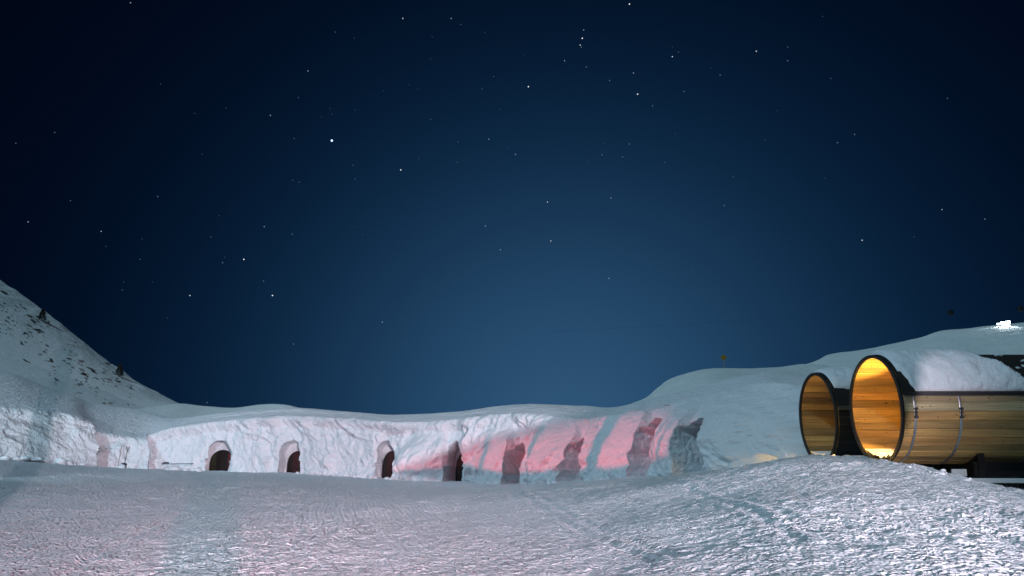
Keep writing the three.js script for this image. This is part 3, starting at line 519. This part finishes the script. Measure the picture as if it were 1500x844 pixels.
for (const [px, py, r, t] of rockSpots) {
  const p = onHill(px, py); if (!p) continue;
  const big = t === 2 ? 0.62 : 0.85, m = new THREE.Mesh(rockGeo[Math.floor(rnd() * 6)], mRock[t === 2 ? 2 : t < 0.5 ? 1 : 0]);
  m.scale.set(big * r * rr(0.9, 3.2), big * r * rr(0.35, 0.7), big * r * rr(0.7, 1.0)); m.rotation.set(rr(-0.3, 0.3), rr(-0.5, 0.5), rr(-1.15, 0.15)); m.position.copy(p).y -= r * 0.2;
  top(m, 'hill_rock', t === 2 ? 'larger dark rock showing through the snow of the left hillside' : 'small grey rock showing through the snow of the left hillside', 'rock', t === 2 ? 'larger rocks on the left hill' : 'small rocks on the left hill');
}
const mNeedle = std(lin(0.018, 0.024, 0.02), 0.95);
function fir(px, py, h, label) {
  const p = onHill(px, py); if (!p) return; const g = new THREE.Group(); g.position.copy(p); g.position.y -= 0.1;
  part(g, 'trunk', new THREE.CylinderGeometry(0.03, 0.08, h, 7).translate(0, h / 2, 0), mRock[0]);
  const leaves = [];
  for (let k = 0; k < 420; k++) { const t = Math.pow(rnd(), 0.8), r = (1 - t) * h * 0.30 * rr(0.3, 1.05) + 0.03, a = rr(0, 6.28), s = rr(0.07, 0.15); leaves.push(new THREE.ConeGeometry(s * 0.35, s * 2.4, 4).rotateZ(rr(1.2, 2.0)).rotateY(-a).translate(Math.cos(a) * r, 0.08 * h + t * h * 0.92, Math.sin(a) * r)); }
  part(g, 'crown', mergeGeometries(leaves), mNeedle);
  top(g, 'fir_tree', label, 'tree');
}
fir(61, 470, 1.7, 'small dark fir high on the left hillside among the rocks');
fir(174, 551, 1.6, 'small dark fir on the edge of the left hillside, lower down');

// ------------------------------------------------------------------ sign, floodlight and lift on the right
{
  const foot = at(1061, 543, 55.5), g = new THREE.Group(); g.position.copy(foot);
  part(g, 'post', cyl(0.03, 0.03, 1.2, 0, 0.4, 0, 8), std(lin(0.3, 0.3, 0.28), 0.7));
  part(g, 'sign_plate', bevelBox(0.36, 0.36, 0.02, 0.004).rotateZ(Math.PI / 4).translate(0, 0.98, 0.045), std(lin(0.36, 0.22, 0.02), 0.6), 'yellow diamond plate');
  part(g, 'clamp', mergeGeometries([box(0.09, 0.03, 0.05, 0, 0.88, 0.02), box(0.09, 0.03, 0.05, 0, 1.06, 0.02)]), mDarkSteel);
  top(g, 'warning_sign', 'yellow diamond sign on a thin post on the ridge', 'sign');
  const r = top(new THREE.Mesh(lumpGeo[1], mRock[0]), 'ridge_rock', 'small dark rock on the ridge beside the yellow sign', 'rock'); r.position.copy(at(1056.5, 541.5, 55.6)); r.scale.set(0.14, 0.08, 0.12);
}
{
  const p = at(1473, 480, 117.5), g = new THREE.Group(); g.position.copy(p); g.lookAt(at(1330, 640, 20));
  part(g, 'pole', cyl(0.05, 0.06, 2.0, 0, -0.5, 0, 10), mDarkSteel);
  part(g, 'bracket', box(1.5, 0.08, 0.08, 0.05, 0.5, 0), mDarkSteel);
  const glow = new THREE.MeshStandardMaterial({ color: lin(0.9, 0.9, 0.9), emissive: lin(0.85, 0.95, 1), emissiveIntensity: 9 });
  for (const [x, y, s] of [[-0.42, 0.78, 1.1], [0.32, 0.74, 0.95], [0.9, 0.66, 0.55]]) {
    const h = part(g, 'lamp_head', bevelBox(0.66 * s, 0.5 * s, 0.18, 0.02).translate(-x, y, 0), mDarkSteel);
    part(h, 'lamp_lens', bevelBox(0.60 * s, 0.44 * s, 0.03, 0.005).translate(-x, y, 0.11), glow);
  }
  const l = new THREE.SpotLight(lin(0.85, 0.95, 1), 160, 0, 1.0, 0.9, 2); l.position.set(0, 0.75, 0.2); l.target.position.set(0, -3, 8); l.castShadow = true; g.add(l, l.target);
  top(g, 'floodlight', 'bright white floodlight cluster on the crest of the right hill', 'floodlight');
}
{ // lift cabins hanging from one cable
  const a = at(1392, 452, 150), b = at(1494, 446, 146), dir = b.clone().sub(a), far1 = a.clone().addScaledVector(dir, -7), far2 = a.clone().addScaledVector(dir, 9);
  const cable = new THREE.Mesh(new THREE.TubeGeometry(new THREE.LineCurve3(far1, far2), 1, 0.012, 5), mBlack);
  top(cable, 'lift_cable', 'thin dark lift cable across the night sky above the right hill', 'cable');
  for (const [p, lab] of [[a, 'dark lift cabin hanging in the sky left of the floodlight glow'], [b, 'dark lift cabin hanging above the hill right beside the floodlight']]) {
    const g = new THREE.Group(); g.position.copy(p);
    part(g, 'hanger', mergeGeometries([box(0.05, 0.5, 0.05, 0, -0.2, 0), box(0.3, 0.06, 0.08, 0, 0, 0)]), mBlack);
    part(g, 'cabin_body', bevelBox(0.86, 0.95, 0.8, 0.1).translate(0, -0.9, 0), mBlack);
    part(g, 'window', bevelBox(0.6, 0.34, 0.02).translate(0, -0.8, 0.41), std(lin(0.02, 0.025, 0.03), 0.2));
    top(g, 'lift_cabin', lab, 'lift cabin', 'lift cabins');
  }
}
// ------------------------------------------------------------------ lights of the resort behind and beside the camera
function floodlight(pos, target, color, cd, angle, pen, label, poleH) {
  const g = new THREE.Group(); g.position.set(pos.x, ground(pos.x, pos.z, false) - 0.2, pos.z);
  const h = pos.y - g.position.y;
  part(g, 'mast', cyl(0.07, 0.10, h + 0.2, 0, h / 2, 0.22, 14), mDarkSteel);
  const head = new THREE.Group(); head.position.set(0, h, 0); head.name = 'lamp_head'; g.add(head);
  const dir = target.clone().sub(pos).normalize(); head.rotation.order = 'YXZ'; head.rotation.set(-Math.asin(dir.y), Math.atan2(dir.x, dir.z), 0);
  part(head, 'housing', bevelBox(0.42, 0.32, 0.14, 0.015).translate(0, 0, -0.10), mDarkSteel);
  part(head, 'lamp_lens', bevelBox(0.36, 0.26, 0.02, 0.004).translate(0, 0, -0.015), new THREE.MeshStandardMaterial({ color: lin(0.9, 0.9, 0.9), emissive: color, emissiveIntensity: 5 }));
  const l = new THREE.SpotLight(color, cd, 0, angle, pen, 2); l.position.copy(pos).addScaledVector(dir, 0.06); l.target.position.copy(target); l.castShadow = true; l.shadow.radius = 1.6; l.shadow.mapSize.set(2048, 2048); scene.add(l, l.target);
  top(g, 'floodlight', label, 'floodlight', 'floodlights behind the camera');
}
const LA = V3(11, 4.4, 22), LP = V3(5.2, 6.0, 14);
floodlight(LA, at(510, 612, 45), lin(1.0, 0.85, 0.96), 8800, 0.335, 1, 'white floodlight on a mast behind the viewpoint');
floodlight(LP, at(360, 770, 14), lin(1.0, 0.12, 0.22), 950, 0.25, 1, 'pink floodlight on a mast behind the viewpoint, beside the stout pole');
floodlight(V3(-17, 4.6, -3), at(60, 560, 52), lin(0.62, 0.86, 1.0), 2300, 0.46, 1, 'cool white floodlight on a mast beside the left end of the bank');
// added board, outline shaped to shade the right bank from the white lamp
{
  const dist = 6.5, c = LA.clone().lerp(at(900, 655, 32), dist / LA.distanceTo(at(900, 655, 32)));
  const n = LA.clone().sub(c).normalize(), X = V3(0, 1, 0).cross(n).normalize().negate(), Y = V3(0, 1, 0);
  const onPlane = q => { const d = q.clone().sub(LA), k = c.clone().sub(LA).dot(n) / d.dot(n), p = LA.clone().addScaledVector(d, k).sub(c); return new THREE.Vector2(p.dot(X), p.y / Math.max(0.5, 1)); };
  const out = [[565, 697, 44.5], [600, 680, 43.5], [700, 645, 41], [790, 620, 40], [880, 598, 41], [1000, 545, 40], [1160, 520, 36], [1222, 560, 22], [1222, 672, 20.5], [1130, 696, 20.8], [1040, 696, 25.4], [945, 702, 29.6], [848, 709, 33.6], [765, 713, 37], [678, 710, 40.4]].map(q => onPlane(at(...q)));
  const sh = new THREE.Shape(out); const g = new THREE.Group(); g.position.copy(c); g.rotation.y = Math.atan2(-n.x, -n.z);
  part(g, 'shade_panel', new THREE.ExtrudeGeometry(sh, { depth: 0.02, bevelEnabled: false }), std(lin(0.25, 0.05, 0.04), 0.6));
  const xs = out.map(q => q.x), ys = out.map(q => q.y), hi = Math.max(...ys), wire = (x0, y0, x1, y1) => new THREE.TubeGeometry(new THREE.LineCurve3(V3(x0, y0, 0.01), V3(x1, y1, 0.01)), 1, 0.003, 5);
  part(g, 'wire', wire(Math.max(...xs) - 0.1, hi - 0.05, 6, 0.6), mDarkSteel); part(g, 'wire', wire(Math.min(...xs) + 0.3, hi - 0.3, -6, 0.6), mDarkSteel);
  top(g, 'shade_board', 'unseen board on wires behind the viewpoint, shaped to shade the right bank', 'banner');
  for (const sx of [6, -6]) {  // added poles, only there to carry the shade board
    const q = V3(sx, 0, 0.05).applyEuler(g.rotation).add(c), y0 = ground(q.x, q.z, false), hh = c.y + 0.75 - y0, w = new THREE.Group(); w.position.set(q.x, y0, q.z);
    part(w, 'pole', cyl(0.06, 0.08, hh + 0.3, 0, hh / 2 - 0.15, 0, 12), mWood[1]); part(w, 'cap', cyl(0.07, 0.07, 0.02, 0, hh + 0.011, 0, 12), mDarkSteel);
    top(w, 'shade_board_pole', 'added slim wooden pole holding a wire of the shade board', 'pole', 'shade board poles');
  }
}
{ // unseen pole, added to cast the shadow strip across the piste
  const a = flat(290, 844), dx = a[0] - LP.x, dz = a[1] - LP.z, l = Math.hypot(dx, dz), k = 6 / l, x = LP.x + dx * k, z = LP.z + dz * k, gy = ground(x, z, false);
  const g = new THREE.Group(); g.position.set(x, gy, z);
  const foot = at(318, 694, 47), th = lerp(LP.y, foot.y, 6 / Math.hypot(foot.x - LP.x, foot.z - LP.z)) - gy;
  part(g, 'pole', cyl(0.11, 0.125, th + 0.3, 0, th / 2 - 0.15, 0, 18), mWood[1]); part(g, 'cap', cyl(0.118, 0.118, 0.03, 0, th + 0.016, 0, 18), mDarkSteel);
  top(g, 'shadow_pole', 'stout wooden pole added behind the viewpoint to cast the strip on the piste', 'pole');
}
{ // red lamp; unseen hut, berm and posts are added to shape its light
  const L = V3(-20, 2.1, -14), red = lin(1, 0.11, 0.14);
  const mid = at(830, 655, 34.5), n = mid.clone().sub(L).setY(0).normalize(), X = V3(n.z, 0, -n.x), dist = 1.3;
  const proj = q => { const d = at(...q).sub(L), k = dist / d.dot(n); return [d.dot(X) * k, d.y * k]; };
  const hatch = [[556, 695, 44], [590, 686, 43.3], [640, 666, 42.2], [700, 645, 40.8], [770, 634, 38.4], [850, 620, 35.6], [930, 607, 33], [985, 610, 30.6], [1021, 622, 27.8]].map(proj);
  const g = new THREE.Group(); const gy = ground(L.x, L.z, false) - 0.3; g.position.set(L.x, gy, L.z); g.rotation.y = Math.atan2(n.x, n.z);
  const H = 3.0, y = v => v + L.y - gy, wl = 1.6, th = 0.1, m = mWood[1];                 // local +z = n, +x = X
  const front = dist + th / 2, wall = new THREE.Shape([[-wl, 0], [wl, 0], [wl, H], [-wl, H]].map(q => new THREE.Vector2(...q)));
  const low = y(-0.5), open = [...hatch.map(q => new THREE.Vector2(q[0], y(q[1]))), new THREE.Vector2(hatch[hatch.length - 1][0], low), new THREE.Vector2(hatch[0][0], low)]; wall.holes.push(new THREE.Path(open));
  part(g, 'front_wall', new THREE.ExtrudeGeometry(wall, { depth: th, bevelEnabled: false }).translate(0, 0, dist), m);
  part(g, 'side_wall', box(th, H, 2.7, -wl + th / 2, H / 2, front - th / 2 - 1.35), m); part(g, 'side_wall', box(th, H, 2.7, wl - th / 2, H / 2, front - th / 2 - 1.35), m); part(g, 'rear_wall', box(2 * wl, H, th, 0, H / 2, front - th / 2 - 2.7 - th / 2), m);
  part(g, 'roof', box(2 * wl + 0.5, 0.12, 3.3, 0, H + 0.06, front - 1.4), mFelt);
  top(g, 'unseen_hut', 'unseen wooden hut left of the view, its hatch shaped to cut the red light', 'hut');
  const k = new THREE.Group(); k.position.copy(L);
  part(k, 'bulb', new THREE.SphereGeometry(0.05, 16, 12), new THREE.MeshStandardMaterial({ color: lin(0.9, 0.3, 0.3), emissive: red, emissiveIntensity: 6 })); part(k, 'cord', cyl(0.006, 0.006, H + gy - L.y - 0.03, 0, (H + gy - L.y) / 2 + 0.03, 0, 6), mBlack);
  const l = new THREE.PointLight(red, 1900, 0, 2); l.castShadow = true; l.shadow.radius = 1.5; k.add(l);
  top(k, 'hanging_lamp', 'red bulb hanging inside the unseen hut', 'lamp');
  // added berm: its crest lies on the lines from the lamp to the edge of the shadow on the bank
  const edge = [[520, 702, 45], [590, 692, 43.2], [640, 686, 42], [680, 680, 40.6], [735, 690, 38.6], [770, 692, 37.2], [850, 687, 33.8], [900, 685, 31.8], [945, 678, 29.8], [1000, 667, 28], [1030, 665, 27], [1090, 655, 26]].map(q => at(...q));
  const F = 0.17, cr = edge.map(q => { const p = L.clone().lerp(q, F); return [p.x, p.y, p.z]; });
  const berm = gridMesh(160, 25, (i, j) => { const q = catmull(cr, i / 159 * (cr.length - 1)), s = j / 24 * 2 - 1, gy2 = ground(q[0], q[2], false) - 0.2, off = s * 1.15, hh = gy2 + (q[1] - gy2) * (1 - Math.pow(Math.abs(s), 1.5)) ; return V3(q[0] + n.x * off, hh + 0.015 * N(i * 0.3, 2, 2) + 0.03 * N(i * 0.2, j * 0.5, 3) * Math.abs(s), q[2] + n.z * off); });
  top(new THREE.Mesh(berm, mDrift), 'shadow_berm', 'added snow berm that shades the foot of the bank from the red lamp', 'snow berm');
  for (const [px, d, w] of [[873, 33, 0.14], [716, 39.5, 0.045], [778, 36.8, 0.045], [966, 29.4, 0.035], [982, 28.8, 0.035]]) {  // added posts that cast the upright shadows in the red light
    const q = L.clone().lerp(at(px, 655, d), F * 0.96), gy3 = ground(q.x, q.z, false), post = new THREE.Mesh(bevelBox(w, 3.2, 0.06).translate(0, 1.5, 0), m); post.position.set(q.x, gy3, q.z); post.rotation.y = g.rotation.y;
    top(post, 'shadow_post', w > 0.1 ? 'broad post added in the berm to cast a shadow in the red light' : 'slim post added in the berm to cast a shadow in the red light', 'post', 'posts in the berm');
  }
}
// ------------------------------------------------------------------ stars
{
  const S = [[191, 4, 3], [451, 104, 3], [396, 169, 3], [486, 206, 0], [80, 194, 4], [23, 210, 4], [235, 123, 4.4], [491, 47, 4], [437, 143, 4], [483, 159, 4.5], [486, 167, 4.5], [471, 171, 4.5], [431, 203, 4], [296, 226, 4.5], [429, 264, 4], [438, 267, 4], [231, 288, 3.8], [103, 294, 4], [331, 158, 5], [285, 166, 5],
    [590, 27, 2.5], [661, 27, 3], [675, 36, 4], [710, 48, 4.5], [519, 56, 5], [633, 54, 4.5], [631, 86, 4.5], [922, 6, 2], [855, 44, 3], [853, 56, 1.9], [850, 66, 2.4], [851.5, 69, 3.3], [827, 89, 3], [859, 98, 3.5], [985, 83, 2.4], [985, 69, 4.5], [994, 76, 4], [928, 107, 2.9], [893, 118, 3.5], [934, 138, 1.2], [956, 155, 3.5], [767, 80, 4.5], [723, 112, 4], [706, 130, 4], [774, 127, 1.8], [733, 160, 4.5], [599, 124, 4.5], [612, 131, 5], [562, 133, 4.5], [520, 161, 4.5], [631, 175, 4], [671, 208, 4], [716, 204, 2.7], [745, 217, 5], [755, 226, 2.7], [670, 238, 4], [613, 232, 4.5], [587, 249, 1.6], [517, 242, 4], [520, 262, 4], [885, 210, 4.5], [882, 227, 3.5], [912, 230, 3.5], [922, 211, 3.5], [861, 236, 4.5], [974, 238, 4], [989, 196, 4.5], [802, 296, 2.1], [895, 290, 2.8], [649, 285, 4.6], [601, 290, 4.6],
    [1108, 75, 2.5], [1154, 69, 4], [1154, 89, 3.3], [1055, 110, 3.5], [1041, 100, 4.6], [1002, 134, 3.5], [1217, 115, 4], [1388, 144, 4], [1252, 197, 3.4], [1227, 209, 3.7], [1074, 259, 4], [1209, 261, 4.5], [1121, 205, 5], [1139, 162, 5], [1205, 24, 5],
    [41, 325, 3], [148, 339, 2.7], [155, 361, 4.5], [205, 380, 4], [321, 316, 4.5], [309, 347, 4], [329, 377, 4.5], [326, 385, 3.7], [357, 380, 1.5], [387, 332, 2.7], [428, 343, 3.7], [386, 412, 3.7], [399, 433, 1.5], [278, 433, 2.4], [179, 425, 4], [181, 413, 4.8], [223, 413, 5], [245, 466, 4.5], [430, 504, 3.5], [303, 590, 3.5], [208, 350, 5],
    [711, 331, 3], [733, 366, 2.7], [807, 353, 2.4], [892, 408, 2.8], [518, 332, 4.5], [531, 343, 4.5], [560, 472, 3], [542, 532, 5], [701, 574, 4], [855, 324, 5], [922, 372, 5], [994, 319, 5], [1061, 301, 3.4], [1014, 394, 4.5], [1263, 352, 2.6], [1339, 347, 4.4], [1380, 307, 3], [1443, 321, 3.4]];
  const ball = new THREE.IcosahedronGeometry(1, 1), lv = [[0.5, [1.3, 1.8, 2.4], 1.15], [2, [1.0, 1.08, 1.15], 0.68], [2.6, [0.62, 0.7, 0.8], 0.58], [3.2, [0.30, 0.37, 0.45], 0.54], [3.8, [0.14, 0.2, 0.26], 0.52], [4.3, [0.075, 0.12, 0.165], 0.5], [9, [0.03, 0.065, 0.105], 0.5]].map(([m, c, r]) => [m, new THREE.MeshStandardMaterial({ color: 0x000000, roughness: 1, emissive: lin(...c.map(x => x / 2.4)), emissiveIntensity: 2.4 }), r]);
  for (const [px, py, mag] of S) {
    const p = at(px, py, 10).sub(camera.position).normalize().multiplyScalar(760).add(camera.position), [, mat, r] = lv.find(q => mag <= q[0]);
    const m = new THREE.Mesh(ball, mat); m.position.copy(p); m.scale.setScalar(r * 0.86); m.name = numbered('star'); scene.add(m);
    if (mag < 0.5) tag(m, 'brightest star, blue-white, alone in the upper sky above the igloo doors', 'star', 'stars');
    else if (py < 75 && Math.abs(px - 853) < 4) tag(m, 'star of the short upright row of four close stars', 'star', 'stars');
    else if (mag < 2.7) tag(m, 'bright white star in the dark blue sky', 'star', 'stars'); else tag(m, 'faint small star in the dark blue sky', 'star', 'stars');
  }
}
renderer.render(scene, camera);
